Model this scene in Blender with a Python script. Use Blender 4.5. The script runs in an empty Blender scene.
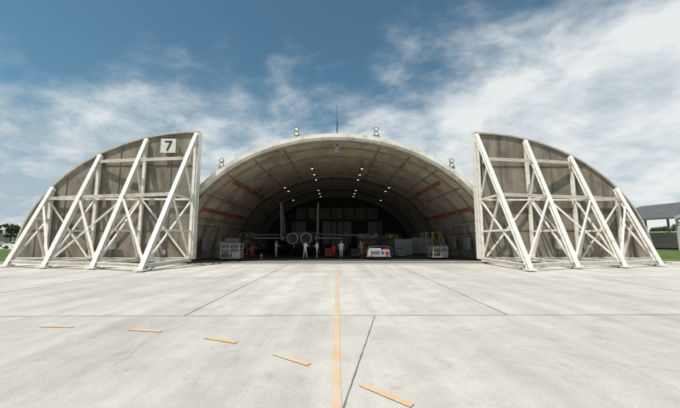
import bpy, bmesh, math, random
from mathutils import Vector, Matrix
random.seed(7)
S=bpy.context.scene
COL=S.collection

# ------------------------------------------------------------------ materials
def newmat(name):
    m=bpy.data.materials.new(name); m.use_nodes=True
    nt=m.node_tree; b=nt.nodes['Principled BSDF']; return m,nt,b
def N(nt,t,**kw):
    n=nt.nodes.new(t)
    for k,v in kw.items(): setattr(n,k,v)
    return n
def mat(name,c1,c2=None,scale=3.0,rough=0.7,metal=0.0,bump=0.0,stretch=(1,1,1),detail=4,lo=0.35,hi=0.65,c3=None,scale3=0.4,bscale=30,spec=0.3,st3=None,t3=(.50,.70)):
    m,nt,b=newmat(name)
    b.inputs['Roughness'].default_value=rough; b.inputs['Metallic'].default_value=metal
    b.inputs['Specular IOR Level'].default_value=spec
    if c2 is None: c2=tuple(x*0.8 for x in c1)
    mp=N(nt,'ShaderNodeMapping'); mp.inputs['Scale'].default_value=stretch
    geo=N(nt,'ShaderNodeNewGeometry')
    nt.links.new(geo.outputs['Position'],mp.inputs['Vector'])
    n=N(nt,'ShaderNodeTexNoise'); n.inputs['Scale'].default_value=scale; n.inputs['Detail'].default_value=detail; n.inputs['Roughness'].default_value=0.62
    nt.links.new(mp.outputs[0],n.inputs['Vector'])
    r=N(nt,'ShaderNodeValToRGB'); r.color_ramp.elements[0].position=lo; r.color_ramp.elements[1].position=hi
    r.color_ramp.elements[0].color=(*c1,1); r.color_ramp.elements[1].color=(*c2,1)
    nt.links.new(n.outputs[0],r.inputs[0])
    out=r.outputs[0]
    if c3:
        mp3=N(nt,'ShaderNodeMapping'); mp3.inputs['Scale'].default_value=st3 or stretch; nt.links.new(geo.outputs['Position'],mp3.inputs['Vector'])
        n3=N(nt,'ShaderNodeTexNoise'); n3.inputs['Scale'].default_value=scale3; n3.inputs['Detail'].default_value=6; n3.inputs['Roughness'].default_value=0.65
        nt.links.new(mp3.outputs[0],n3.inputs['Vector'])
        r3=N(nt,'ShaderNodeMapRange'); r3.inputs[1].default_value=t3[0]; r3.inputs[2].default_value=t3[1]
        nt.links.new(n3.outputs[0],r3.inputs[0])
        mx=N(nt,'ShaderNodeMix',data_type='RGBA'); nt.links.new(r3.outputs[0],mx.inputs[0])
        nt.links.new(out,mx.inputs[6]); mx.inputs[7].default_value=(*c3,1); out=mx.outputs[2]
    nt.links.new(out,b.inputs['Base Color'])
    if bump:
        nb=N(nt,'ShaderNodeTexNoise'); nb.inputs['Scale'].default_value=bscale; nb.inputs['Detail'].default_value=3
        nt.links.new(geo.outputs['Position'],nb.inputs['Vector'])
        bp=N(nt,'ShaderNodeBump'); bp.inputs['Strength'].default_value=bump; bp.inputs['Distance'].default_value=0.02
        nt.links.new(nb.outputs[0],bp.inputs['Height']); nt.links.new(bp.outputs[0],b.inputs['Normal'])
    return m
def emis(name,c,s):
    m,nt,b=newmat(name); b.inputs['Base Color'].default_value=(*c,1)
    b.inputs['Emission Color'].default_value=(*c,1); b.inputs['Emission Strength'].default_value=s; return m

M={}
M['steel']=mat('white_painted_steel',(0.80,0.775,0.71),(0.70,0.67,0.60),scale=2.5,rough=0.6,c3=(0.44,0.36,0.26),scale3=2.1,bump=0.1,t3=(.53,.75))
M['panel']=mat('weathered_door_panel',(0.285,0.25,0.20),(0.165,0.145,0.115),scale=0.8,rough=0.9,stretch=(1,1,0.8),c3=(0.085,0.075,0.06),scale3=1.1,bump=0.35,bscale=9,detail=9,st3=(1.5,1.5,.25),t3=(.47,.75))
M['panelrib']=mat('door_panel_rib',(0.17,0.15,0.12),(0.11,0.097,0.078),scale=2,rough=0.8)
M['rim']=mat('door_rim',(0.52,0.48,0.41),(0.36,0.32,0.26),scale=2.2,rough=0.7)
M['shell']=mat('painted_concrete_shell',(0.76,0.73,0.66),(0.64,0.61,0.54),scale=0.9,rough=0.8,c3=(0.44,0.39,0.31),scale3=0.9,bump=0.2)
M['liner']=mat('corrugated_liner',(0.50,0.43,0.335),(0.36,0.31,0.235),scale=0.8,rough=0.6,c3=(0.20,0.165,0.12),scale3=0.5,stretch=(1,.5,1))
M['rib']=mat('liner_rib',(0.26,0.22,0.17),(0.18,0.15,0.115),scale=1.5,rough=0.6)
M['seam']=mat('liner_seam',(0.10,0.085,0.07),(0.07,0.06,0.05),scale=1.5,rough=0.6)
M['redpipe']=mat('red_pipe',(0.36,0.075,0.04),(0.26,0.05,0.03),rough=0.6)
M['dark']=mat('dark_metal',(0.05,0.05,0.05),(0.03,0.03,0.03),rough=0.6)
M['black']=mat('black_rubber',(0.02,0.02,0.02),(0.03,0.03,0.03),rough=0.8)
M['grey']=mat('grey_metal',(0.28,0.28,0.27),(0.19,0.19,0.18),rough=0.5)
M['lightgrey']=mat('light_grey_metal',(0.47,0.47,0.44),(0.37,0.37,0.34),rough=0.5)
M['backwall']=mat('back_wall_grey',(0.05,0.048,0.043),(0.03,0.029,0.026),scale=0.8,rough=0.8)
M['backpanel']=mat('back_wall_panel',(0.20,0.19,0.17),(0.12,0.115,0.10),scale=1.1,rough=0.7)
M['jet']=mat('jet_grey_paint',(0.12,0.127,0.135),(0.085,0.09,0.096),scale=0.8,rough=0.6)
M['nozzle']=mat('nozzle_metal',(0.33,0.31,0.28),(0.17,0.16,0.15),scale=5,rough=0.4,metal=0.4)
M['yellow']=mat('yellow_equipment_paint',(0.60,0.42,0.08),(0.5,0.34,0.07),rough=0.5)
M['red']=mat('red_paint',(0.42,0.03,0.02),(0.34,0.03,0.02),rough=0.4)
M['blue']=mat('blue_paint',(0.05,0.12,0.30),(0.04,0.10,0.25),rough=0.5)
M['green']=mat('olive_paint',(0.10,0.12,0.07),(0.08,0.10,0.05),rough=0.6)
M['white']=mat('white_paint',(0.80,0.80,0.78),(0.72,0.72,0.70),rough=0.5)
M['sign']=mat('sign_white',(0.66,0.64,0.59),(0.54,0.52,0.46),rough=0.6,scale=4)
M['lens']=mat('lamp_glass',(0.75,0.76,0.78),(0.65,0.66,0.68),rough=0.15,spec=0.6)
M['lamp']=emis('lit_lamp',(1.0,0.96,0.85),2.0)
M['glass']=mat('dark_glass',(0.03,0.04,0.05),(0.02,0.03,0.03),rough=0.1,spec=0.6)
M['skin']=mat('skin',(0.50,0.32,0.23),(0.44,0.27,0.19),rough=0.6)
M['hair']=mat('hair',(0.03,0.02,0.015),(0.02,0.015,0.01),rough=0.7)
M['tshirt']=mat('white_cloth',(0.78,0.76,0.72),(0.70,0.68,0.64),rough=0.9,scale=9)
M['trous']=mat('grey_trousers',(0.62,0.59,0.52),(0.52,0.49,0.43),rough=0.9,scale=9)
M['camo']=mat('camo_cloth',(0.38,0.37,0.32),(0.22,0.23,0.20),rough=0.9,scale=12)
M['boot']=mat('boot_leather',(0.10,0.08,0.06),(0.07,0.055,0.04),rough=0.7)
M['trunk']=mat('bark',(0.10,0.07,0.05),(0.06,0.045,0.03),rough=0.9)
M['joint']=mat('joint_sealant',(0.20,0.185,0.165),(0.11,0.105,0.09),scale=3,rough=0.9)
M['roofdark']=mat('dark_roof',(0.12,0.12,0.12),(0.08,0.08,0.08),rough=0.6)
M['wallcream']=mat('cream_wall',(0.5,0.48,0.42),(0.42,0.40,0.35),rough=0.8)
M['asphalt']=mat('asphalt',(0.07,0.07,0.07),(0.05,0.05,0.05),rough=0.9,scale=1)

def leafmat():
    m,nt,b=newmat('foliage'); b.inputs['Roughness'].default_value=0.7; b.inputs['Specular IOR Level'].default_value=0.2
    geo=N(nt,'ShaderNodeNewGeometry'); n=N(nt,'ShaderNodeTexNoise'); n.inputs['Scale'].default_value=0.35; n.inputs['Detail'].default_value=4
    nt.links.new(geo.outputs['Position'],n.inputs['Vector'])
    r=N(nt,'ShaderNodeValToRGB'); r.color_ramp.elements[0].color=(0.025,0.045,0.015,1); r.color_ramp.elements[1].color=(0.085,0.12,0.04,1)
    r.color_ramp.elements[0].position=.35; r.color_ramp.elements[1].position=.65
    nt.links.new(n.outputs[0],r.inputs[0]); nt.links.new(r.outputs[0],b.inputs['Base Color']); return m
M['leaf']=leafmat()

def concrete(name):
    m,nt,b=newmat(name); b.inputs['Roughness'].default_value=0.85; b.inputs['Specular IOR Level'].default_value=0.2
    L=nt.links.new
    geo=N(nt,'ShaderNodeNewGeometry'); P=geo.outputs['Position']
    def noise(sc,det=6,st=(1,1,1),rough=.6,dist=0,loc=(0,0,0)):
        mp=N(nt,'ShaderNodeMapping'); mp.inputs['Scale'].default_value=st; mp.inputs['Location'].default_value=loc; L(P,mp.inputs['Vector'])
        n=N(nt,'ShaderNodeTexNoise'); n.inputs['Scale'].default_value=sc; n.inputs['Detail'].default_value=det; n.inputs['Roughness'].default_value=rough; n.inputs['Distortion'].default_value=dist
        L(mp.outputs[0],n.inputs['Vector']); return n.outputs[0]
    def rng(o,a,b_,c,d):
        r=N(nt,'ShaderNodeMapRange'); r.inputs[1].default_value=a; r.inputs[2].default_value=b_; r.inputs[3].default_value=c; r.inputs[4].default_value=d; L(o,r.inputs[0]); return r.outputs[0]
    def mul(a,c):
        x=N(nt,'ShaderNodeMath',operation='MULTIPLY'); L(a,x.inputs[0]); L(c,x.inputs[1]); return x.outputs[0]
    big=rng(noise(0.13,6,dist=.6,rough=.65),.35,.68,.80,1.07)
    mid=rng(noise(0.8,8,rough=.78,dist=.4),.3,.7,.82,1.09)
    fine=rng(noise(33,3,rough=.7),.3,.7,.83,1.10)
    streak=rng(noise(0.8,6,(1.6,0.10,1)),.38,.70,1.05,.84)
    spots=rng(noise(1.7,6,rough=.75,loc=(5,3,0)),.57,.72,1.0,.74)
    pits=rng(noise(9,4,rough=.8,loc=(1,8,0)),.62,.74,1.0,.80)
    sx=N(nt,'ShaderNodeSeparateXYZ'); L(P,sx.inputs[0])
    def cell(o,off,size):
        a=N(nt,'ShaderNodeMath',operation='SUBTRACT'); L(o,a.inputs[0]); a.inputs[1].default_value=off
        d=N(nt,'ShaderNodeMath',operation='DIVIDE'); L(a.outputs[0],d.inputs[0]); d.inputs[1].default_value=size
        f=N(nt,'ShaderNodeMath',operation='FLOOR'); L(d.outputs[0],f.inputs[0]); return f.outputs[0]
    cb=N(nt,'ShaderNodeCombineXYZ'); L(cell(sx.outputs[0],-3.8,8.1),cb.inputs[0]); L(cell(sx.outputs[1],7.8,7.6),cb.inputs[1])
    wn=N(nt,'ShaderNodeTexWhiteNoise'); L(cb.outputs[0],wn.inputs['Vector'])
    slab=rng(wn.outputs['Value'],0,1,.93,1.03)
    v=mul(mul(mul(mul(big,mid),mul(fine,streak)),mul(spots,slab)),pits)
    mx=N(nt,'ShaderNodeMix',data_type='RGBA'); mx.blend_type='MULTIPLY'; mx.inputs[0].default_value=1
    mx.inputs[6].default_value=(0.585,0.557,0.512,1); cc=N(nt,'ShaderNodeCombineColor'); 
    for i in range(3): L(v,cc.inputs[i])
    L(cc.outputs[0],mx.inputs[7]); L(mx.outputs[2],b.inputs['Base Color'])
    bp=N(nt,'ShaderNodeBump'); bp.inputs['Strength'].default_value=.3; bp.inputs['Distance'].default_value=.01; L(noise(60,3),bp.inputs['Height']); L(bp.outputs[0],b.inputs['Normal'])
    return m
M['concrete']=concrete('apron_concrete')
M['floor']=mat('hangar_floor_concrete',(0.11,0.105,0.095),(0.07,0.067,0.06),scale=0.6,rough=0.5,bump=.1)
M['kerb']=mat('pale_concrete',(0.60,0.57,0.52),(0.50,0.48,0.43),scale=1.2,rough=0.85,c3=(0.36,0.33,0.28),bump=.2)
M['grass']=mat('grass',(0.10,0.15,0.035),(0.055,0.095,0.025),scale=0.8,rough=0.9,c3=(0.16,0.155,0.07),scale3=0.12,bump=.5,bscale=6,spec=.1)

def paintmat(name,c):
    m,nt,b=newmat(name); b.inputs['Roughness'].default_value=.8
    geo=N(nt,'ShaderNodeNewGeometry'); n=N(nt,'ShaderNodeTexNoise'); n.inputs['Scale'].default_value=26; n.inputs['Detail'].default_value=8; n.inputs['Roughness'].default_value=.8
    n2=N(nt,'ShaderNodeTexNoise'); n2.inputs['Scale'].default_value=1.6; n2.inputs['Detail'].default_value=4
    nt.links.new(geo.outputs['Position'],n.inputs['Vector']); nt.links.new(geo.outputs['Position'],n2.inputs['Vector'])
    a=N(nt,'ShaderNodeMath',operation='ADD'); nt.links.new(n.outputs[0],a.inputs[0]); nt.links.new(n2.outputs[0],a.inputs[1])
    r=N(nt,'ShaderNodeMapRange'); r.inputs[1].default_value=.88; r.inputs[2].default_value=1.16; r.inputs[3].default_value=0.10; r.inputs[4].default_value=.95; nt.links.new(a.outputs[0],r.inputs[0])
    mx=N(nt,'ShaderNodeMix',data_type='RGBA'); nt.links.new(r.outputs[0],mx.inputs[0]); mx.inputs[6].default_value=(*c,1); mx.inputs[7].default_value=(.52,.48,.42,1)
    nt.links.new(mx.outputs[2],b.inputs['Base Color']); return m
M['mark']=paintmat('faded_orange_paint',(0.62,0.37,0.15))

# ------------------------------------------------------------------ mesh builder
class MB:
    def __init__(s): s.v=[]; s.f=[]; s.m=[]; s.mats=[]; s.cur=0; s.smooth=[]; s.sm=False
    def use(s,k,smooth=False):
        if M[k] not in s.mats: s.mats.append(M[k])
        s.cur=s.mats.index(M[k]); s.sm=smooth; return s
    def face(s,idx): s.f.append(tuple(idx)); s.m.append(s.cur); s.smooth.append(s.sm)
    def add(s,vs,fs):
        o=len(s.v); s.v+= [tuple(p) for p in vs]
        for f in fs: s.face([o+i for i in f])
    def box(s,c,d,rz=0):
        x,y,z=[k/2 for k in d]; R=Matrix.Rotation(rz,3,'Z')
        vs=[R@Vector((a*x,b*y,e*z))+Vector(c) for e in(-1,1) for b in(-1,1) for a in(-1,1)]
        s.add(vs,[(0,2,3,1),(4,5,7,6),(0,1,5,4),(2,6,7,3),(0,4,6,2),(1,3,7,5)]); return s
    def frame(s,p0,p1,up):
        p0=Vector(p0);p1=Vector(p1); d=(p1-p0).normalized(); u=Vector(up)
        if abs(d.dot(u))>.95: u=Vector((0,1,0))
        a=d.cross(u).normalized(); b=a.cross(d).normalized(); return p0,p1,a,b
    def prism(s,p0,p1,poly,up=(0,0,1)):
        p0,p1,a,b=s.frame(p0,p1,up); n=len(poly)
        vs=[p+a*x+b*y for p in(p0,p1) for x,y in poly]
        s.add(vs,[(i,(i+1)%n,n+(i+1)%n,n+i) for i in range(n)]+[tuple(range(n))[::-1],tuple(range(n,2*n))]); return s
    def ibeam(s,p0,p1,w,h,t=.03,up=(0,0,1)):
        w/=2;h/=2;k=t/2
        return s.prism(p0,p1,[(-w,-h),(w,-h),(w,-h+t),(k,-h+t),(k,h-t),(w,h-t),(w,h),(-w,h),(-w,h-t),(-k,h-t),(-k,-h+t),(-w,-h+t)],up)
    def bar(s,p0,p1,w,h,up=(0,0,1)):
        w/=2;h/=2; return s.prism(p0,p1,[(-w,-h),(w,-h),(w,h),(-w,h)],up)
    def cyl(s,p0,p1,r0,r1=None,n=12,cap=True):
        if r1 is None: r1=r0
        p0,p1,a,b=s.frame(p0,p1,(0,0,1))
        vs=[p+(a*math.cos(2*math.pi*i/n)+b*math.sin(2*math.pi*i/n))*r for p,r in((p0,r0),(p1,r1)) for i in range(n)]
        fs=[(i,(i+1)%n,n+(i+1)%n,n+i) for i in range(n)]
        if cap: fs+=[tuple(range(n))[::-1],tuple(range(n,2*n))]
        s.add(vs,fs); return s
    def loft(s,secs,cap=True,closed=True):
        n=len(secs[0]); vs=[p for q in secs for p in q]; fs=[]
        for j in range(len(secs)-1):
            for i in range(n if closed else n-1):
                fs.append((j*n+i,j*n+(i+1)%n,(j+1)*n+(i+1)%n,(j+1)*n+i))
        if cap: fs+=[tuple(range(n))[::-1],tuple(range((len(secs)-1)*n,len(secs)*n))]
        s.add(vs,fs); return s
    def plate(s,poly,off):
        n=len(poly); o=Vector(off); vs=[Vector(p) for p in poly]+[Vector(p)+o for p in poly]
        s.add(vs,[tuple(range(n))[::-1],tuple(range(n,2*n))]+[(i,(i+1)%n,n+(i+1)%n,n+i) for i in range(n)]); return s
    def ell(s,c,r,n=12,k=8):
        vs=[];
        for j in range(k+1):
            t=math.pi*j/k
            for i in range(n):
                p=2*math.pi*i/n
                vs.append((c[0]+r[0]*math.sin(t)*math.cos(p),c[1]+r[1]*math.sin(t)*math.sin(p),c[2]+r[2]*math.cos(t)))
        s.add(vs,[(j*n+i,(j+1)*n+i,(j+1)*n+(i+1)%n,j*n+(i+1)%n) for j in range(k) for i in range(n)]); return s
    def obj(s,name,parent=None,bevel=0,fix=True,loc=None,rz=0):
        me=bpy.data.meshes.new(name); me.from_pydata(s.v,[],s.f)
        for m in s.mats: me.materials.append(m)
        me.polygons.foreach_set('material_index',s.m); me.polygons.foreach_set('use_smooth',s.smooth); me.update()
        if fix:
            bm=bmesh.new(); bm.from_mesh(me); bmesh.ops.recalc_face_normals(bm,faces=bm.faces); bm.to_mesh(me); bm.free()
        o=bpy.data.objects.new(name,me); COL.objects.link(o)
        if parent: o.parent=parent
        if loc: o.location=loc
        o.rotation_euler[2]=rz
        if bevel:
            b=o.modifiers.new('bevel','BEVEL'); b.width=bevel; b.segments=2; b.limit_method='ANGLE'
        return o
def empty(name,loc=(0,0,0),rz=0):
    e=bpy.data.objects.new(name,None); e.empty_display_size=.5; COL.objects.link(e); e.location=loc; e.rotation_euler[2]=rz; return e

# ------------------------------------------------------------------ ground
def sheet(name,x0,x1,y0,y1,z,k,parent=None):
    b=MB().use(k); b.add([(x0,y0,z),(x1,y0,z),(x1,y1,z),(x0,y1,z)],[(0,1,2,3)]); return b.obj(name,parent,fix=False)
sheet('ground',-3000,3000,-3000,3000,-0.012,'grass')
sheet('concrete_apron',-140,140,-60,26.0,0.0,'concrete')
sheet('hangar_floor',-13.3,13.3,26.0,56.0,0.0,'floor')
sheet('service_road',-600,-30,58,72,-0.006,'kerb')
sheet('service_road',40,600,78,90,-0.006,'asphalt')
j=MB().use('joint')
def wobble(b,p0,p1,w,z,n=24,amp=.006,wv=(.55,1.1)):
    p0=Vector(p0);p1=Vector(p1); d=(p1-p0).normalized(); a=Vector((-d.y,d.x)); vs=[]
    for i in range(n+1):
        c=p0.lerp(p1,i/n)+a*random.uniform(-amp,amp); ww=w*random.uniform(*wv)/2
        vs+=[(*(c-a*ww),z),(*(c+a*ww),z)]
    b.add(vs,[(2*i,2*i+2,2*i+3,2*i+1) for i in range(n)])
for k in range(-12,13):
    X=-3.8+8.1*k
    wobble(j,(X,7.82),(X+.15,25.9),.038,.004,60)
for k in range(-4,3):
    Y=7.8+7.6*k
    wobble(j,(-120,Y),(120,Y+.05),.026 if k==0 else .024,.005,500,.004)
wobble(j,(0.94,7.75),(-.15,2.6),.024,.006,50,.004)
wobble(j,(-7.5,7.75),(-9.8,-2),.018,.006,50)
wobble(j,(9.0,7.75),(11,-2),.018,.006,50)
j.obj('expansion_joints',fix=False)
ck=MB().use('joint')
random.seed(11)
for (x,y,a,n_) in((-6,10,.4,26),(6.5,9,2.4,22),(3.2,5.6,-.3,24),(-3.4,4.9,1.2,16),(9,14,.2,40),(-12,16,-.2,40),(-1.8,12,1.9,20)):
    prev=(x,y)
    for i in range(n_):
        a+=random.uniform(-.45,.45)*.8; nx=(prev[0]+math.cos(a)*.16,prev[1]+math.sin(a)*.16)
        wobble(ck,prev,nx,.0045,.0068+.0001*(i%2),1,0); prev=nx
ck.obj('pavement_cracks',fix=False)
random.seed(7)
c=MB().use('mark')
wobble(c,(0,3.45),(0,25.65),.11,.009,300,.002,(.9,1.04))
c.obj('centre_line_marking',fix=False)
d=MB().use('mark')
pts=[(-8.3,7.05),(-6.1,6.9),(-4.0,6.6),(-2.2,5.98),(-.73,5.06),(.59,3.95)]
dirs=[(1,-.04),(1,-.07),(1,-.2),(1,-.42),(1,-.72),(1,-.95)]
for (x,y),dr in zip(pts,dirs):
    v=Vector(dr).normalized()*.38
    wobble(d,(x-v.x,y-v.y),(x+v.x,y+v.y),.105,.013,22,.002,(.9,1.04))
d.obj('dashed_taxi_marking',fix=False)
r=MB().use('kerb'); r.add([(-27,23.4,.017),(27,23.4,.017),(27,25.2,.017),(-27,25.2,.017)],[(0,1,2,3)])
r.use('dark')
for Y in(24.0,24.4): r.box((0,Y,.03),(53,.07,.05))
r.obj('door_rail_track',fix=False)

# ------------------------------------------------------------------ hangar
H=empty('aircraft_hangar',(0,25,0))
AI,BI,AO,BO=13.35,10.15,13.95,10.72
def ep(a,b,t): return a*math.cos(t),b*math.sin(t)
nT=72; T=[math.pi*i/nT for i in range(nT+1)]
sh=MB().use('shell',True)
sh.loft([[(ep(AO,BO,t)[0],y,ep(AO,BO,t)[1]) for t in T] for y in (0,8,16,24,32)],cap=False,closed=False)
sh.sm=False
vs=[];fs=[]
for t in T:
    a=ep(AI,BI,t);b=ep(AO,BO,t); vs+=[(a[0],0,a[1]),(b[0],0,b[1])]
sh.add(vs,[(2*i,2*i+1,2*i+3,2*i+2) for i in range(nT)])
sh.obj('concrete_arch_shell',H)
lp=MB().use('shell')
def ring(b,a0,b0,a1,b1,y0,y1,n=72):
    secs=[]
    for t in T:
        p=ep(a0,b0,t);q=ep(a1,b1,t)
        secs.append([(p[0],y0,p[1]),(q[0],y0,q[1]),(q[0],y1,q[1]),(p[0],y1,p[1])])
    b.loft(secs)
ring(lp,AO-.24,BO-.24,AO+.10,BO+.10,-.18,.35)
lp.use('rib'); ring(lp,AI+.02,BI+.02,AI+.12,BI+.12,-.06,.3)
lp.obj('arch_front_lip',H)
ln=MB().use('liner',True)
secs=[]
for i in range(0,32*6+1):
    yy=.01+i/6*0.999
    off=.045*(1 if (i%2) else -1)
    secs.append([(ep(AI+off,BI+off,t)[0],yy,ep(AI+off,BI+off,t)[1]) for t in T])
ln.loft(secs,cap=False,closed=False)
ln.sm=False
ln.obj('interior_liner',H,fix=False)
rb=MB().use('rib')
for i in range(11):
    yy=1.4+i*3.0
    ring(rb,AI-.20,BI-.20,AI-.06,BI-.06,yy,yy+.14)
rb.use('seam')
for deg in range(14,170,12):
    if deg in(86,98): continue
    t=math.radians(deg); x,z=ep(AI-.09,BI-.09,t)
    rb.bar((x,.3,z),(x,31,z),.05,.05,(math.cos(t),0,math.sin(t)))
rb.obj('liner_ribs',H)
pp=MB().use('redpipe')
for s in(-1,1):
    for (x,z,L0,L1) in((9.35,7.05,2.2,18),(11.75,4.55,1.6,17)):
        pp.use('redpipe')
        pp.cyl((s*x,L0,z+.07),(s*x,L1,z+.07),.06,n=8); pp.cyl((s*(x+.1),L0,z-.12),(s*(x+.1),L1,z-.12),.05,n=8)
        q=L0
        while q<L1:
            pp.use('rib').bar((s*x,q+.1,z),(s*(x+.4),q+.1,z+.2),.05,.05)
            pp.use('redpipe').cyl((s*x,q+.1,z+.07),(s*x,q+.1,z-.3),.03,n=6); q+=1.6
pp.obj('fire_pipes',H)
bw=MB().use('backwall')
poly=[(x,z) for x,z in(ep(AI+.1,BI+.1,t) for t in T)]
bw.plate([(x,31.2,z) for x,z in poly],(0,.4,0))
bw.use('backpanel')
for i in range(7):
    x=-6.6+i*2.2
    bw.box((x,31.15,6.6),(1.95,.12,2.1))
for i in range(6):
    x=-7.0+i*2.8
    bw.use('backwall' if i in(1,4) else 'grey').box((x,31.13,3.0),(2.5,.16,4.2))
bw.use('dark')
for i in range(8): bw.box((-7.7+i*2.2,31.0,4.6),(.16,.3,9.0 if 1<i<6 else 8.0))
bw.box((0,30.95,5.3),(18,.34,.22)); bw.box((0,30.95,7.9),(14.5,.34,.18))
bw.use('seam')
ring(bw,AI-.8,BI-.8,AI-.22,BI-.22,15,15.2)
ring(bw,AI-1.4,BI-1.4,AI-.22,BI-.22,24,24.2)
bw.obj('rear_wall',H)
lm=MB()
for s in(-2.6,2.6,-6.2,6.2):
    zc=9.35 if abs(s)<3 else 8.1
    for yy in((6,9,12,16.5,19.5,22.5) if abs(s)<3 else (10.5,13.2,17.5)):
        zz_=zc if yy<15 else zc-.6
        lm.use('dark').cyl((s,yy,zz_),(s,yy,zc+.6),.03,n=6).cyl((s,yy,zz_-.15),(s,yy,zz_),.18,.08,n=10)
        lm.use('lamp').cyl((s,yy,zz_-.17),(s,yy,zz_-.152),.12,n=8)
lm.use('grey').box((0,.6,9.55),(.35,.5,.5)); lm.use('dark').cyl((0,.5,9.8),(0,.5,10.1),.04,n=6)
lm.obj('ceiling_lamps',H)
cb=MB()
for s in(-1,1):
    cb.use('grey')
    for yy in(4,7.5,11,16):
        cb.box((s*12.45,yy,1.5),(.35,.8,1.1)); cb.bar((s*12.5,yy,2.05),(s*12.25,yy,4.0),.06,.06)
    cb.use('lightgrey').bar((s*12.3,1,3.3),(s*12.3,30,3.3),.09,.09)
cb.obj('wall_boxes',H)

# ------------------------------------------------------------------ doors
DA,DB=13.7,10.5
def dz(x):
    u=max(0,min(1,x/DA)); return DB*math.sqrt(max(0,1-u*u))
def door(s):
    E=empty('hangar_door',(s*11.3,24.0,0))
    p=MB().use('panel')
    pts=[(0,.28)]+[(s*DA*math.sin(math.pi/2*i/40),DB*math.cos(math.pi/2*i/40)) for i in range(40)]+[(s*DA*.9995,.28)]
    p.plate([(x,.02,z) for x,z in pts],(0,.3,0))
    p.use('panelrib')
    for i in range(1,7):
        x=i*2.05
        p.box((s*x,.0,(dz(x)-.2+.3)/2),(.04,.05,dz(x)-.5))
    for z in(2.6,5.2,7.8):
        xm=DA*math.sqrt(1-(z/DB)**2)-.15
        p.box((s*xm/2,-.01,z),(xm,.05,.05))
    p.obj('panel',E)
    q=MB().use('rim')
    secs=[]
    for i in range(41):
        t=math.pi/2*i/40; cx,cz=math.sin(t),math.cos(t)
        a=(s*(DA-.0)*cx,(DB)*cz+.0); b=(s*(DA+.12)*cx,(DB+.12)*cz)
        secs.append([(a[0],-.14,a[1]),(b[0],-.14,b[1]),(b[0],.45,b[1]),(a[0],.45,a[1])])
    q.loft(secs); q.obj('curved_rim',E)
    w=MB().use('steel')
    XS=[.12,4.1,7.7,11.2]; OF=[6.0,4.5,3.9,2.9]
    zt=[dz(x)-.12 for x in XS]
    def br(i,z):
        t=1-z/zt[i]; return Vector((s*XS[i],-.1-(OF[i]-.1)*t,z))
    for i in range(4):
        x=s*XS[i]
        w.ibeam((x,-.16,.15),(x,-.16,zt[i]),.22,.20,.03,(0,1,0))
        w.ibeam(br(i,.1),br(i,zt[i]),.29,.28,.04,(0,0,1))
        for z in([5.0,2.5] if i<3 else [3.4]):
            if z<zt[i]-1: w.bar((x,-.2,z),br(i,z),.12,.14)
        zz=5.0 if i<3 else 3.4
        w.bar((x,-.2,.5),br(i,zz),.11,.12)
        w.bar(br(i,.45)+Vector((0,.2,0)),(x,-.25,zz),.10,.11)
        if i<2: w.bar((x,-.25,zz),br(i,7.6),.10,.11)
        w.ibeam((x,-.05,.30),br(i,.30),.22,.26,.03)
        for z in(5.0,8.0):
            if z<zt[i]-.5:
                g0=br(i,z); w.plate([g0+Vector((-.012,.0,-.35)),g0+Vector((-.012,.0,.3)),g0+Vector((-.012,.55,.1)),g0+Vector((-.012,.5,-.2))],(.024,0,0))
        f=br(i,.1); w.box((f.x,f.y,.10),(.55,.6,.08))
        w.use('black').cyl((f.x-.09,f.y+.35,.17),(f.x+.09,f.y+.35,.17),.15,n=16); w.use('steel')
    for z,r in((8.0,(0,1,2)),(5.0,(0,1,2,3)),):
        for a,b in zip(r[:-1],r[1:]):
            za=min(z,zt[a]-.25); zb=min(z,zt[b]-.25)
            w.ibeam(br(a,za)+Vector((s*.15,0,0)),br(b,zb)-Vector((s*.15,0,0)),.18,.20,.03)
    for a,b in((0,1),(1,2),(2,3)):
        w.ibeam(br(a,.32)+Vector((s*.15,0,0)),br(b,.32)-Vector((s*.15,0,0)),.2,.26,.03)
    w.bar(br(1,4.85),br(0,.45),.11,.12)
    w.bar(br(1,.45),br(2,4.85),.11,.12); w.bar(br(1,4.85)+Vector((0,.16,0)),br(2,.45)+Vector((0,.16,0)),.11,.12)
    w.bar(br(3,4.5),br(2,.45),.11,.12)
    for z in(5.0,):
        w.bar((s*.3,-.3,z),(s*11.0,-.3,z),.12,.14)
    w.bar((s*.3,-.31,.5),(s*3.95,-.31,4.9),.10,.10); w.bar((s*4.25,-.31,4.9),(s*7.55,-.31,.5),.10,.10)
    w.bar((s*7.85,-.31,.5),(s*11.0,-.31,4.6),.10,.10)
    w.ibeam((s*.1,-.17,.34),(s*(DA-.2),-.17,.34),.25,.3,.03)
    w.box((s*(-.06),.1,5.4),(.10,.62,10.1))
    w.obj('steel_truss',E,bevel=0)
    g=MB()
    for x in(1.2,5.5,9.4,12.6):
        g.use('steel').box((s*x,.0,.27),(.9,.42,.26)); g.use('black')
        for o in(-.28,.28): g.cyl((s*x+o,-.05,.14),(s*x+o,.05,.14),.13,n=16)
    g.use('lightgrey').box((s*6.0,-.36,1.5),(.5,.2,.7)); g.use('grey').box((s*2.0,-.34,.9),(.25,.12,.35))
    g.obj('bogies',E)
    return E
DL=door(-1); DR=door(1)
sg=empty('number_sign',(-13.5,23.62,9.3))
b=MB().use('sign').box((0,0,0),(1.2,.05,1.15)); b.use('grey')
for x in(-.5,.5): b.box((x,.13,0),(.06,.2,1.0))
b.obj('board',sg)
b=MB().use('black')
b.plate([(-.27,-.035,.40),(.29,-.035,.40),(.29,-.035,.28),(.0,-.035,-.41),(-.14,-.035,-.41),(.13,-.035,.27),(-.27,-.035,.27)],(0,-.012,0))
b.obj('digit_seven',sg)

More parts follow.
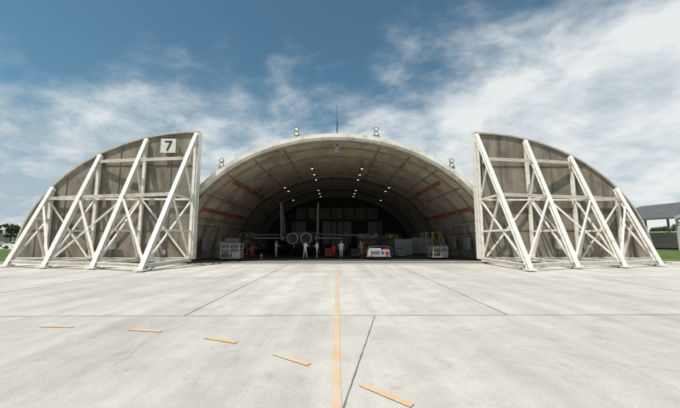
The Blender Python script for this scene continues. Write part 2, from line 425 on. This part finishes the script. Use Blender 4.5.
# ------------------------------------------------------------------ floodlights, rods
def flood(x,y,z):
    E=empty('floodlight',(x,y,z))
    b=MB().use('grey').cyl((0,0,-.5),(0,0,.95),.05,n=8).box((0,0,-.02),(.4,.3,.06)).bar((-.28,0,.28),(.28,0,.28),.06,.06)
    for zz in(.36,.76):
        b.use('lightgrey').cyl((0,-.20,zz),(0,.08,zz),.19,.12,n=16).use('dark').cyl((0,-.225,zz),(0,-.202,zz),.205,n=16).use('lens').cyl((0,-.24,zz),(0,-.226,zz),.15,n=16)
    b.use('lightgrey')
    for s in(-1,1):
        b.box((s*.25,0,.2),(.16,.2,.22))
    b.obj('lamp_cluster',E)
flood(-3.5,25.5,BO*math.sqrt(1-(3.5/AO)**2)+.2); flood(3.4,25.5,BO*math.sqrt(1-(3.4/AO)**2)+.2)
flood(-10.0,25.9,BO*math.sqrt(1-(10/AO)**2)+.45); flood(10.0,25.9,BO*math.sqrt(1-(10/AO)**2)+.45)
def rod(x,y,z,h,r=.035):
    E=empty('lightning_rod',(x,y,z)); b=MB().use('dark').cyl((0,0,-.2),(0,0,h*.45),r,n=8).cyl((0,0,h*.45),(0,0,h),r*.6,r*.25,n=8).box((0,0,.02),(.25,.25,.08)); b.obj('mast',E)
rod(0,25.6,BO-.05,3.1,.05); rod(-9.2,27,BO*math.sqrt(1-(9.2/AO)**2),1.6); rod(9.0,27,BO*math.sqrt(1-(9.0/AO)**2),1.6)

# ------------------------------------------------------------------ jet
def sec(cx,y,cz,w,h,n=16,p=2.6):
    r=[]
    for i in range(n):
        t=2*math.pi*i/n; c,s_=math.cos(t),math.sin(t)
        r.append((cx+w*math.copysign(abs(c)**(2/p),c),y,cz+h*math.copysign(abs(s_)**(2/p),s_)))
    return r
def jet(loc,rz=0):
    E=empty('fighter_jet',loc,rz)
    b=MB().use('jet',True)
    b.loft([sec(0,1.2,1.95,1.35,.62),sec(0,4,2.0,1.55,.75),sec(0,8,2.05,1.5,.80),sec(0,10.5,2.1,1.35,.8),sec(0,12,2.2,.8,.75,p=2),sec(0,14,2.2,.62,.68,p=2),sec(0,16,2.1,.42,.48,p=2),sec(0,17.8,2.0,.05,.06,p=2)])
    for s in(-1,1):
        b.use('jet',True).loft([sec(s*.68,0.9,1.95,.60,.60,p=2),sec(s*.70,2.5,1.95,.68,.66,p=2.2),sec(s*.75,5,1.95,.75,.70,p=2.6)])
        b.loft([sec(s*1.35,6,2.0,.45,.72,p=4),sec(s*1.42,11.4,2.05,.42,.72,p=6)])
        n=20
        def rg(y,r): return [(s*.68+r*math.cos(2*math.pi*i/n),y,1.95+r*math.sin(2*math.pi*i/n)) for i in range(n)]
        b.use('nozzle').loft([rg(.95,.62),rg(.5,.61),rg(0,.56),rg(-.02,.50),rg(.35,.47),rg(.8,.38)],cap=False)
        b.use('dark').loft([rg(.80,.38),rg(.82,.01)],cap=False)
        b.use('nozzle')
        for i in range(14):
            a=2*math.pi*i/14; c,q=math.cos(a),math.sin(a)
            b.bar((s*.68+.62*c,.5,1.95+.62*q),(s*.68+.57*c,.02,1.95+.57*q),.03,.03)
        b.use('jet',True).loft([sec(s*1.68,-.6,1.95,.10,.12),sec(s*1.68,1,1.95,.24,.25),sec(s*1.65,4,1.95,.3,.35)])
        b.sm=False
        b.plate([(s*1.72,-.1,2.1),(s*1.72,3.0,2.2),(s*1.82,.9,5.35),(s*1.82,-.25,5.4)],(s*.09,0,0))
        b.cyl((s*1.86,-.4,5.45),(s*1.86,1.1,5.45),.07,n=8)
        b.plate([(s*1.85,-.5,1.95),(s*4.25,-.9,1.95),(s*4.25,.3,1.95),(s*3.3,.5,1.95),(s*1.85,2.5,1.95)],(0,0,.09))
        b.plate([(s*1.55,4.0,2.35),(s*6.5,3.6,2.22),(s*6.5,5.2,2.22),(s*1.55,10.2,2.35)],(0,0,.16))
        b.use('white').cyl((s*1.35,6.3,1.5),(s*1.45,6.3,.45),.09,n=10); b.bar((s*1.3,5.3,1.5),(s*1.42,6.3,.7),.07,.07)
        b.use('black').cyl((s*1.32,6.3,.42),(s*1.62,6.3,.42),.42,n=24); b.use('white').cyl((s*1.63,6.3,.42),(s*1.65,6.3,.42),.2,n=14)
        b.use('jet').box((s*1.05,6.3,1.15),(.05,1.2,.7))
        b.use('jet',True).loft([sec(s*3.3,4.2,1.55,.05,.05,p=2),sec(s*3.3,5.2,1.55,.30,.30,p=2),sec(s*3.3,8.2,1.55,.32,.32,p=2),sec(s*3.3,10,1.55,.04,.04,p=2)]); b.sm=False
        b.plate([(s*3.27,5.2,1.8),(s*3.27,8.2,1.8),(s*3.27,7.8,2.3),(s*3.27,5.0,2.3)],(s*.08,0,0))
    b.use('glass',True).loft([sec(0,10.8,2.75,.1,.05,p=2),sec(0,11.8,2.9,.42,.42,p=2),sec(0,13.5,2.85,.42,.4,p=2),sec(0,15.2,2.55,.06,.06,p=2)]); b.sm=False
    b.use('white').cyl((0,12.6,1.6),(0,12.6,.35),.08,n=10); b.use('black').cyl((-.12,12.6,.32),(.12,12.6,.32),.32,n=20)
    b.obj('airframe',E,fix=True)
jet((-3.75,30.2,0))

# ------------------------------------------------------------------ carts and equipment
def wheels(b,xs,ys,r=.14,w=.07):
    b.use('black')
    for x in xs:
        for y in ys: b.cyl((x-w/2,y,r),(x+w/2,y,r),r,n=16)
def cage(loc,w=1.7,d=1.1,h=1.45,rz=0):
    E=empty('equipment_cage_cart',loc,rz); b=MB()
    b.use('lightgrey')
    for x in(-w/2,0,w/2):
        for y in(-d/2,d/2): b.box((x,y,.22+(h-.22)/2),(.06,.06,h-.22))
    for z in(.24,.66,1.05,h):
        for y in(-d/2,d/2): b.box((0,y,z),(w+.05,.045,.045))
        for x in(-w/2,w/2): b.box((x,0,z),(.045,d,.045))
    b.box((0,0,.30),(w-.08,d-.08,.03)); b.box((0,0,.82),(w-.08,d-.08,.03)); 
    b.use('lightgrey').box((0,0,h+.03),(w+.1,d+.1,.03))
    b.use('green').box((-.42,0,.52),(.6,.7,.38)); b.use('wallcream').box((.40,0,.55),(.62,.75,.46)); b.use('grey').box((-.35,.05,1.05),(.7,.6,.42)); b.use('backpanel').box((.42,0,1.1),(.6,.7,.5))
    b.use('grey')
    for i in range(9):
        x=-w/2+w*(i+.5)/9; b.box((x,-d/2-.005,.8),(.012,.012,1.1))
    wheels(b,(-w/2+.12,w/2-.12),(-d/2+.15,d/2-.15),.11)
    b.obj('cage',E,bevel=.006)
cage((-9.3,27.2,0),1.6); cage((9.5,28.6,0),1.4,1.0,1.15,.1)
def powercart(loc,rz=0):
    E=empty('ground_power_cart',loc,rz); b=MB()
    b.use('lightgrey').box((0,0,.62),(2.0,1.0,.55)); b.box((-.35,0,.98),(1.1,.9,.16)); b.use('red').box((.65,0,.97),(.5,.8,.14))
    b.use('grey').box((0,0,.30),(2.2,1.05,.08)); b.use('dark')
    for i in range(6): b.box((-.7+i*.14,-.506,.64),(.09,.02,.34))
    b.use('blue').box((.32,-.51,.66),(.3,.025,.28)); b.use('red').box((.75,-.512,.62),(.34,.02,.3))
    b.use('dark').cyl((-.7,0,1.06),(-.7,0,1.35),.05,n=10)
    b.use('red').bar((1.1,0,.3),(1.75,0,.55),.05,.05); b.use('dark').bar((1.75,-.15,.56),(1.75,.15,.56),.035,.035)
    b.use('grey')
    for x in(-.9,.9):
        b.bar((x,-.4,1.06),(x,-.4,1.25),.03,.03)
    b.bar((-.9,-.4,1.25),(.9,-.4,1.25),.03,.03)
    wheels(b,(-.75,.75),(-.42,.42),.22,.12); b.obj('cart_body',E,bevel=.012)
powercart((3.85,28.6,0),.05)
def toolchest(loc,k='red',rz=0,w=1.0,h=1.05):
    E=empty('tool_chest',loc,rz); b=MB().use(k).box((0,0,.16+(h-.16)/2),(w,.55,h-.16)); b.use('grey')
    n=6
    for i in range(n): 
        z=.24+(h-.3)*(i+.4)/n; b.box((0,-.285,z),(w*.9,.02,(h-.3)/n*.78)); b.use('dark').box((0,-.305,z+.03),(w*.7,.02,.02)); b.use(k)
    b.use('dark').box((0,0,h+.012),(w+.04,.6,.03)); b.use('grey').bar((w/2+.07,-.2,h-.1),(w/2+.07,.2,h-.1),.03,.03)
    wheels(b,(-w/2+.1,w/2-.1),(-.2,.2),.08,.05); b.obj('chest',E,bevel=.008)
toolchest((-.85,32.2,0),'red',0,.8,.95); toolchest((5.6,33,0),'blue'); toolchest((1.8,31.5,0),'dark',.3,.9,.9); toolchest((2.9,36,0),'red',.2); toolchest((6.6,31.5,0),'grey',.4,.8,.9)
def extinguisher(loc):
    E=empty('wheeled_fire_extinguisher',loc); b=MB().use('red',True).cyl((0,0,.35),(0,0,1.15),.19,n=18).ell((0,0,1.15),(.19,.19,.14)).ell((0,0,.35),(.19,.19,.1)); b.sm=False
    b.use('dark').cyl((0,0,1.25),(0,0,1.4),.04,n=8).bar((-.16,.2,.3),(-.16,.32,1.45),.03,.03).bar((.16,.2,.3),(.16,.32,1.45),.03,.03).bar((-.16,.32,1.45),(.16,.32,1.45),.03,.03)
    b.cyl((-.3,.1,.25),(-.24,.1,.25),.25,n=18).cyl((.24,.1,.25),(.3,.1,.25),.25,n=18).bar((-.27,.1,.25),(.27,.1,.25),.04,.04).bar((.2,-.1,1.1),(.25,-.1,.5),.04,.04); b.obj('cylinder_and_frame',E)
extinguisher((-.35,30.4,0)); extinguisher((-8.4,30.2,0)); extinguisher((10.9,30.4,0))
def stand(loc,rz=0,k='yellow'):
    E=empty('maintenance_stand',loc,rz); b=MB().use(k)
    for x in(-.45,.45):
        for y in(-.1,1.0): b.bar((x,y,.15),(x,y,2.6),.05,.05)
        b.bar((x,-1.2,.15),(x,-.1,1.6),.06,.08); b.bar((x,-1.2,1.1),(x,-.1,2.6),.04,.04); b.bar((x,-1.2,.12),(x,1.0,.12),.07,.07)
        b.bar((x,-.1,2.6),(x,1.0,2.6),.04,.04); b.bar((x,-1.2,.15),(x,-1.2,1.1),.04,.04); b.bar((x,-.1,.2),(x,1.0,1.5),.035,.035)
    b.use('grey').box((0,.45,1.6),(.95,1.15,.05))
    for i in range(6): b.box((0,-1.1+i*.18,.32+i*.22),(.88,.2,.03))
    wheels(b,(-.45,.45),(-1.1,.95),.1,.06); b.obj('steps_and_platform',E)
stand((10.2,31.5,0),.3); stand((-10.9,36,0),-.4,'lightgrey'); stand((7.3,40,0),.2)
def cabinet(loc,w=2.2,h=2.0,rz=0,k='lightgrey'):
    E=empty('storage_cabinet',loc,rz); b=MB().use(k).box((0,0,h/2+.05),(w,.6,h-.1)); b.use('grey')
    n=max(2,int(w/.7))
    for i in range(n): b.box((-w/2+w*(i+.5)/n,-.31,h/2+.05),(w/n-.05,.02,h-.25)); b.use('dark').box((-w/2+w*(i+.85)/n,-.33,h/2+.05),(.03,.03,.2)); b.use('grey')
    b.use('dark').box((0,0,.05),(w-.06,.5,.1)); b.obj('carcass',E,bevel=.01)
cabinet((7.6,35,0),2.0,1.9,0,'grey'); cabinet((10.3,37,0),2.4,2.1,-.3,'green'); cabinet((-11.4,33,0),1.6,2.0,.7,'grey'); cabinet((-11.0,29.3,0),1.1,1.7,1.1,'grey'); cabinet((6,54,0),4,2.6); cabinet((0.5,54,0),3,2.2,0,'green')
def rack(loc,rz=0):
    E=empty('storage_rack',loc,rz); b=MB().use('blue')
    for x in(-1.5,1.5):
        for y in(-.35,.35): b.box((x,y,1.3),(.07,.07,2.6))
    b.use('yellow')
    for z in(.5,1.3,2.1):
        for y in(-.35,.35): b.box((0,y,z),(2.93,.05,.1))
    for z in(.57,1.37,2.17):
        x=-1.3
        while x<1.1:
            w=random.uniform(.3,.6); h=random.uniform(.25,.6); b.use(random.choice(['wallcream','green','grey','backpanel','red','camo'])).box((x+w/2,0,z+h/2),(w,.55,h)); x+=w+.06
    b.obj('rack_and_boxes',E)
rack((11.0,40,0),-1.3); rack((-11.5,41,0),1.3); rack((4.5,45,0)); rack((8.0,45,0)); rack((-11.3,46,0),1.4)
def barrel_cone(loc):
    E=empty('traffic_cone',loc); b=MB().use('red').box((0,0,.015),(.34,.34,.03)).cyl((0,0,.03),(0,0,.28),.13,.08,n=14).use('white').cyl((0,0,.281),(0,0,.42),.08,.052,n=14).use('red').cyl((0,0,.421),(0,0,.62),.052,.022,n=14); b.obj('cone',E)
barrel_cone((-7.2,29.2,0))
hb=MB().use('black'); prev=None
for i in range(40):
    t=i/39; p=Vector((3-4*t,29.2+math.sin(t*9)*.5+t*1.5,.03))
    if prev: hb.cyl(prev,p,.03,n=6)
    prev=p
hb.obj('power_cable')

# ------------------------------------------------------------------ people
def skinobj(name,verts,edges,radii,root=0,sub=1):
    me=bpy.data.meshes.new(name); me.from_pydata(verts,edges,[]); o=bpy.data.objects.new(name,me); COL.objects.link(o)
    o.modifiers.new('s','SKIN'); 
    for i,r in enumerate(radii):
        sv=me.skin_vertices[0].data[i]; sv.radius=(r,r) if not isinstance(r,tuple) else r; sv.use_root=(i==root)
    m=o.modifiers.new('u','SUBSURF'); m.levels=sub; m.render_levels=sub
    dg=bpy.context.evaluated_depsgraph_get(); dg.update(); ev=o.evaluated_get(dg); nm=bpy.data.meshes.new_from_object(ev)
    bpy.data.objects.remove(o); return nm
def person(loc,rz,shirt,trous,arm='relax',stride=.12,sleeve=1.28):
    E=empty('person',loc,rz)
    V=[];Ed=[];R=[]
    def a(p,r,par=None):
        V.append(p);R.append(r)
        if par is not None: Ed.append((par,len(V)-1))
        return len(V)-1
    pel=a((0,0,.95),(.155,.115)); w=a((0,0,1.10),(.135,.10),pel); ch=a((0,.0,1.30),(.165,.115),w); up=a((0,.0,1.42),(.12,.085),ch); nk=a((0,-.01,1.50),.055,up); hd=a((0,-.015,1.56),.05,nk)
    hands=[]
    for s in(-1,1):
        sh=a((s*.185,.0,1.41),.062,up)
        if arm=='relax' or (arm=='one' and s<0): el=(s*.245,.02,1.13); wr=(s*.25,-.07,.88)
        elif arm=='hips': el=(s*.38,.06,1.20); wr=(s*.20,-.05,1.02)
        else: el=(s*.25,-.10,1.17); wr=(s*.16,-.36,1.22)
        e=a(el,.045,sh); q=a(wr,.03,e); hands.append((s,Vector(el),Vector(wr)))
        hp=a((s*.095,.0,.88),.085,pel); kn=a((s*.11,-.03+s*stride*.4,.50),.06,hp); an=a((s*.12,s*stride,.10),.042,kn); a((s*.14,s*stride-.15,.045),.042,an)
    me=skinobj('b',V,Ed,R,0,1)
    for m in('skin',shirt,trous,'boot'): me.materials.append(M[m])
    for p in me.polygons:
        c=p.center; p.use_smooth=True; ax=abs(c.x)
        if c.z<.17: i=3
        elif c.z>1.475: i=0
        elif c.z<.96 and ax<.215 : i=2
        elif ax>.2 and c.z<sleeve-.05 and c.z<1.25: i=0 if sleeve>1.2 else 1
        elif c.y<-.2 and sleeve>1.2: i=0
        elif ax>.215 and c.z<.95: i=0 if sleeve>1.2 else 1
        else: i=1
        p.material_index=i
    o=bpy.data.objects.new('body',me); COL.objects.link(o); o.parent=E
    h=MB().use('skin',True); n=16;k=12; vs=[]
    for jj in range(k+1):
        t=math.pi*jj/k
        for i in range(n):
            f=2*math.pi*i/n; x=.077*math.sin(t)*math.cos(f); y=.098*math.sin(t)*math.sin(f); z=.118*math.cos(t)
            if z<0: x*=1+z*2.2; y=y*(1+z*.8)-.01
            vs.append((x,y-.015,z+1.655))
    h.add(vs,[(jj*n+i,(jj+1)*n+i,(jj+1)*n+(i+1)%n,jj*n+(i+1)%n) for jj in range(k) for i in range(n)])
    h.ell((0,-.118,1.645),(.013,.02,.024),8,6)
    for s in(-1,1): h.ell((s*.079,-.005,1.65),(.01,.02,.03),8,6)
    h.use('hair',True).ell((0,.008,1.69),(.087,.103,.10),16,8)
    for s in(-1,1): h.ell((s*.03,-.107,1.662),(.011,.008,.006),8,4)
    h.use('red',True).ell((0,-.105,1.595),(.022,.008,.006),8,4)
    h.obj('head',E)
    for s,el,wr in hands:
        d=(wr-el).normalized(); side=Vector((0,1,0)) if abs(d.z)>.6 else Vector((1,0,0))
        side=(side-d*side.dot(d)).normalized(); nr=d.cross(side).normalized()
        V=[wr,wr+d*.04,wr+d*.085];Ed=[(0,1),(1,2)];R=[.024,(.034,.016),(.036,.015)]
        for q,(o_,L) in enumerate(((-.03,.062),(-.01,.075),(.01,.07),(.03,.055))):
            b0=wr+d*.095+side*o_; b1=b0+d*L*.5+nr*s*.006; b2=b0+d*L*.92+nr*s*.022
            i=len(V); V+=[b0,b1,b2]; Ed+=[(2,i),(i,i+1),(i+1,i+2)]; R+=[.0095,.009,.0075]
        i=len(V); V+=[wr+d*.035-side*.035,wr+d*.075-side*.058+nr*s*.01,wr+d*.10-side*.062+nr*s*.02]; Ed+=[(1,i),(i,i+1),(i+1,i+2)]; R+=[.012,.0105,.008]
        hm=skinobj('h',[tuple(v) for v in V],Ed,R,0,1); hm.materials.append(M['skin'])
        for p in hm.polygons: p.use_smooth=True
        o=bpy.data.objects.new('hand',hm); COL.objects.link(o); o.parent=E
    return E
person((.42,30.2,0),.2,'tshirt','trous','relax',.08)
person((-3.0,28.9,0),2.6,'tshirt','trous','reach',.12)
person((-1.9,29.3,0),-1.9,'tshirt','camo','one',.1)
person((2.5,31.8,0),-.9,'camo','camo','relax',.12,1.0)
person((-6.0,30.2,0),1.1,'camo','camo','reach',.12,1.0)

# ------------------------------------------------------------------ surroundings
def shelter(x,y):
    E=empty('open_sided_shelter',(x,y,0)); b=MB().use('roofdark')
    W,Dp=11,16
    b.plate([(-W,-Dp/2,5.3),(0,-Dp/2,8.8),(W,-Dp/2,5.3),(W,-Dp/2,5.55),(0,-Dp/2,9.1),(-W,-Dp/2,5.55)],(0,Dp,0))
    b.use('lightgrey')
    for s in(-1,1): b.bar((s*(W+.1),-Dp/2-.06,5.36),(0,-Dp/2-.06,8.95),.1,.42)
    for i in range(5):
        for yy in(-Dp/2+.5,Dp/2-.5):
            xx=-W+1+i*(2*W-2)/4; zt=5.3+3.5*(1-abs(xx)/W); b.use('kerb').box((xx,yy,zt/2),(.3,.3,zt))
    b.use('grey').bar((-W+1,-Dp/2+.5,4.6),(W-1,-Dp/2+.5,4.6),.16,.24)
    for i in range(4):
        x0=-W+1+i*(2*W-2)/4; x1=x0+(2*W-2)/4; b.bar((x0,-Dp/2+.5,4.6),(x1,-Dp/2+.5,5.9),.08,.1)
    b.use('wallcream').box((0,Dp/2-.8,1.6),(2*W-2.5,.2,3.2)); b.obj('structure',E)
shelter(67.5,58)
def house(x,y,w,d,h,name='flat_roofed_building'):
    E=empty(name,(x,y,0)); b=MB().use('wallcream').box((0,0,h/2),(w,d,h)); b.use('kerb').box((0,0,h+.15),(w+.8,d+.8,.3)); b.use('glass')
    n=int(w/3)
    for i in range(n): b.box((-w/2+w*(i+.5)/n,-d/2-.01,h*.55),(1.3,.08,1.1))
    b.obj('walls_and_roof',E)
house(-135,112,22,10,3.4); house(118,100,26,10,4.0)
def car(x,y,rz,k):
    E=empty('parked_car',(x,y,0),rz); b=MB().use(k)
    prof=[(-2.1,.35),(-2.15,.75),(-1.95,.95),(-1.2,1.0),(-.6,1.42),(.9,1.45),(1.6,1.02),(2.1,.9),(2.15,.4)]
    secs=[[(px,yy*(1 if pz<1.05 else .82),pz) for px,pz in prof] for yy in(-.85,.85)]
    b.loft(secs); b.use('glass')
    for s in(-1,1): b.plate([(-1.0,s*.86,1.02),(-.55,s*.745,1.36),(.85,s*.745,1.39),(1.4,s*.86,1.02)],(0,s*.01,0))
    b.plate([(-1.27,-.7,1.03),(-.68,-.62,1.40),(-.68,.62,1.40),(-1.27,.7,1.03)],(-.02,0,.02)); b.use('black')
    for px in(-1.35,1.35):
        for s in(-1,1): b.cyl((px,s*.7,.33),(px,s*.88,.33),.33,n=18)
    b.obj('car_body',E,bevel=.03)
car(-62,60,.1,'white'); car(-68,61,.05,'grey'); car(-75,62,0,'lightgrey')
random.seed(3)
E=empty('tree_line'); tr=MB().use('trunk'); lf=MB().use('leaf')
def tree(x,y,h):
    r=h*.32
    tr.cyl((x,y,-.1),(x+random.uniform(-.3,.3),y,h*.5),.16*h/6,.09*h/6,n=6,cap=False)
    cl=[]
    for i in range(7):
        a=random.uniform(0,6.28); q=random.uniform(.1,.9)*r
        cc=Vector((x+math.cos(a)*q,y+math.sin(a)*q,h*random.uniform(.42,.86))); cl.append(cc)
        tr.cyl((x,y,h*.35),cc,.06*h/6,.02,n=4,cap=False)
    for cc in cl:
        rr=r*random.uniform(.35,.6)
        for k in range(34):
            v=Vector((random.gauss(0,1),random.gauss(0,1),random.gauss(0,.75))); v=v.normalized()*rr*random.uniform(.4,1.1)
            c_=cc+v; s_=random.uniform(.16,.36)*h/6
            n_=(v.normalized()+Vector((random.uniform(-.7,.7),random.uniform(-.7,.7),random.uniform(-.3,.9)))).normalized()
            t_=n_.orthogonal().normalized(); u_=n_.cross(t_)
            a_=random.uniform(0,6.28); t2=t_*math.cos(a_)+u_*math.sin(a_); u2=n_.cross(t2)
            lf.add([c_-t2*s_-u2*s_*.6,c_+t2*s_-u2*s_*.6,c_+t2*s_*.6+u2*s_,c_-t2*s_*.7+u2*s_*.8],[(0,1,2,3)])
for side in(-1,1):
    for i in range(75):
        x=side*random.uniform(75,300); tree(x,random.uniform(118,165),random.uniform(4.5,9.5))
for i in range(14): tree(random.uniform(-75,75),random.uniform(130,160),random.uniform(5,8))
for i in range(16): tree(-random.uniform(96,125),random.uniform(84,104),random.uniform(6,8.5))
tr.obj('trunks_and_limbs',E,fix=False); lf.obj('foliage',E,fix=False)
hl=MB().use('leaf'); prof=[]
for i in range(121):
    x=-1500+25*i; prof.append((x,900,14+9*math.sin(i*.31)+6*math.sin(i*.83+1)+3*math.sin(i*2.1)))
hl.loft([[(x,y,-1) for x,y,z in prof],[(x,y+60,z) for x,y,z in prof],[(x,y+200,-1) for x,y,z in prof]],cap=False,closed=False); hl.obj('distant_hills',fix=False)

# ------------------------------------------------------------------ light, sky
elev=math.radians(62); sx,sy=-.72,-.69
az=math.atan2(sx,sy)
sd=Vector((math.sin(az)*math.cos(elev),math.cos(az)*math.cos(elev),math.sin(elev)))
L=bpy.data.lights.new('sun','SUN'); L.energy=4.9; L.angle=math.radians(.5); L.color=(1,.945,.86)
lo=bpy.data.objects.new('sun',L); COL.objects.link(lo); lo.rotation_euler=sd.to_track_quat('Z','Y').to_euler()
W=bpy.data.worlds.new('World'); S.world=W; W.use_nodes=True; nt=W.node_tree; nt.nodes.clear(); K=nt.links.new
out=N(nt,'ShaderNodeOutputWorld'); bg=N(nt,'ShaderNodeBackground'); bg.inputs[1].default_value=.1; K(bg.outputs[0],out.inputs[0])
sky=N(nt,'ShaderNodeTexSky'); sky.sky_type='NISHITA'; sky.sun_disc=False; sky.sun_elevation=elev; sky.sun_rotation=az; sky.air_density=1.0; sky.dust_density=.6; sky.ozone_density=1.5
tint=N(nt,'ShaderNodeMix',data_type='RGBA'); tint.blend_type='MULTIPLY'; tint.inputs[0].default_value=1; K(sky.outputs[0],tint.inputs[6]); tint.inputs[7].default_value=(.78,1.08,.98,1)
tc=N(nt,'ShaderNodeTexCoord'); nrm=N(nt,'ShaderNodeVectorMath',operation='NORMALIZE'); K(tc.outputs['Generated'],nrm.inputs[0])
sp=N(nt,'ShaderNodeSeparateXYZ'); K(nrm.outputs[0],sp.inputs[0])
def mth(op,a,b=None,c=None,clamp=False):
    n=N(nt,'ShaderNodeMath',operation=op); n.use_clamp=clamp
    for i,v in enumerate((a,b,c)):
        if v is None: continue
        if isinstance(v,(int,float)): n.inputs[i].default_value=v
        else: K(v,n.inputs[i])
    return n.outputs[0]
X,Y,Z=sp.outputs
zc=mth('MAXIMUM',Z,0.0); den=mth('ADD',zc,.34)
cmb=N(nt,'ShaderNodeCombineXYZ'); K(mth('DIVIDE',X,den),cmb.inputs[0]); K(mth('DIVIDE',Y,den),cmb.inputs[1])
def wnoise(scale,det,rot,st,dist=.6,rough=.58,loc=(3.1,1.7,0)):
    mp=N(nt,'ShaderNodeMapping'); mp.inputs['Rotation'].default_value=(0,0,rot); mp.inputs['Scale'].default_value=st; mp.inputs['Location'].default_value=loc
    K(cmb.outputs[0],mp.inputs['Vector']); n=N(nt,'ShaderNodeTexNoise'); n.inputs['Scale'].default_value=scale; n.inputs['Detail'].default_value=det; n.inputs['Roughness'].default_value=rough; n.inputs['Distortion'].default_value=dist
    K(mp.outputs[0],n.inputs['Vector']); return n.outputs[0]
n1=wnoise(1.0,8,math.radians(25),(1,1.6,1),.35); n2=wnoise(4.2,8,math.radians(35),(1,1.2,1),.2,.62); n3=wnoise(2.6,6,0,(1,1,1),.3)
zt=mth('ADD',mth('MULTIPLY',X,.24),.50)
bias=mth('MULTIPLY',mth('SUBTRACT',zt,Z),4.6)
nn=mth('ADD',mth('MULTIPLY',mth('SUBTRACT',n1,.5),2.6),mth('MULTIPLY',mth('SUBTRACT',n2,.5),1.9))
v=mth('ADD',nn,bias)
mr=N(nt,'ShaderNodeMapRange'); mr.interpolation_type='SMOOTHSTEP'; K(v,mr.inputs[0]); mr.inputs[1].default_value=-.40; mr.inputs[2].default_value=.95; mr.inputs[4].default_value=.95
ramp=N(nt,'ShaderNodeMix',data_type='RGBA'); 
mr2=N(nt,'ShaderNodeMapRange'); K(mth('ADD',mth('ADD',n3,mth('MULTIPLY',mth('SUBTRACT',n2,.5),.7)),mth('MULTIPLY',X,.14)),mr2.inputs[0]); mr2.inputs[1].default_value=.34; mr2.inputs[2].default_value=.66; K(mr2.outputs[0],ramp.inputs[0])
ramp.inputs[6].default_value=(4.3,5.2,5.8,1); ramp.inputs[7].default_value=(8.4,8.7,8.7,1)
mix=N(nt,'ShaderNodeMix',data_type='RGBA'); K(mr.outputs[0],mix.inputs[0]); K(tint.outputs[2],mix.inputs[6]); K(ramp.outputs[2],mix.inputs[7]); K(mix.outputs[2],bg.inputs[0])

cam=bpy.data.cameras.new('camera'); cam.lens=16; cam.sensor_width=36; cam.clip_end=6000; cam.clip_start=.05
co=bpy.data.objects.new('camera',cam); COL.objects.link(co); co.location=(0,0,1.9); co.rotation_euler=(math.radians(90+6.6),0,math.radians(-.57)); S.camera=co
S.view_settings.view_transform='Standard'; S.view_settings.look='None'; S.view_settings.exposure=0
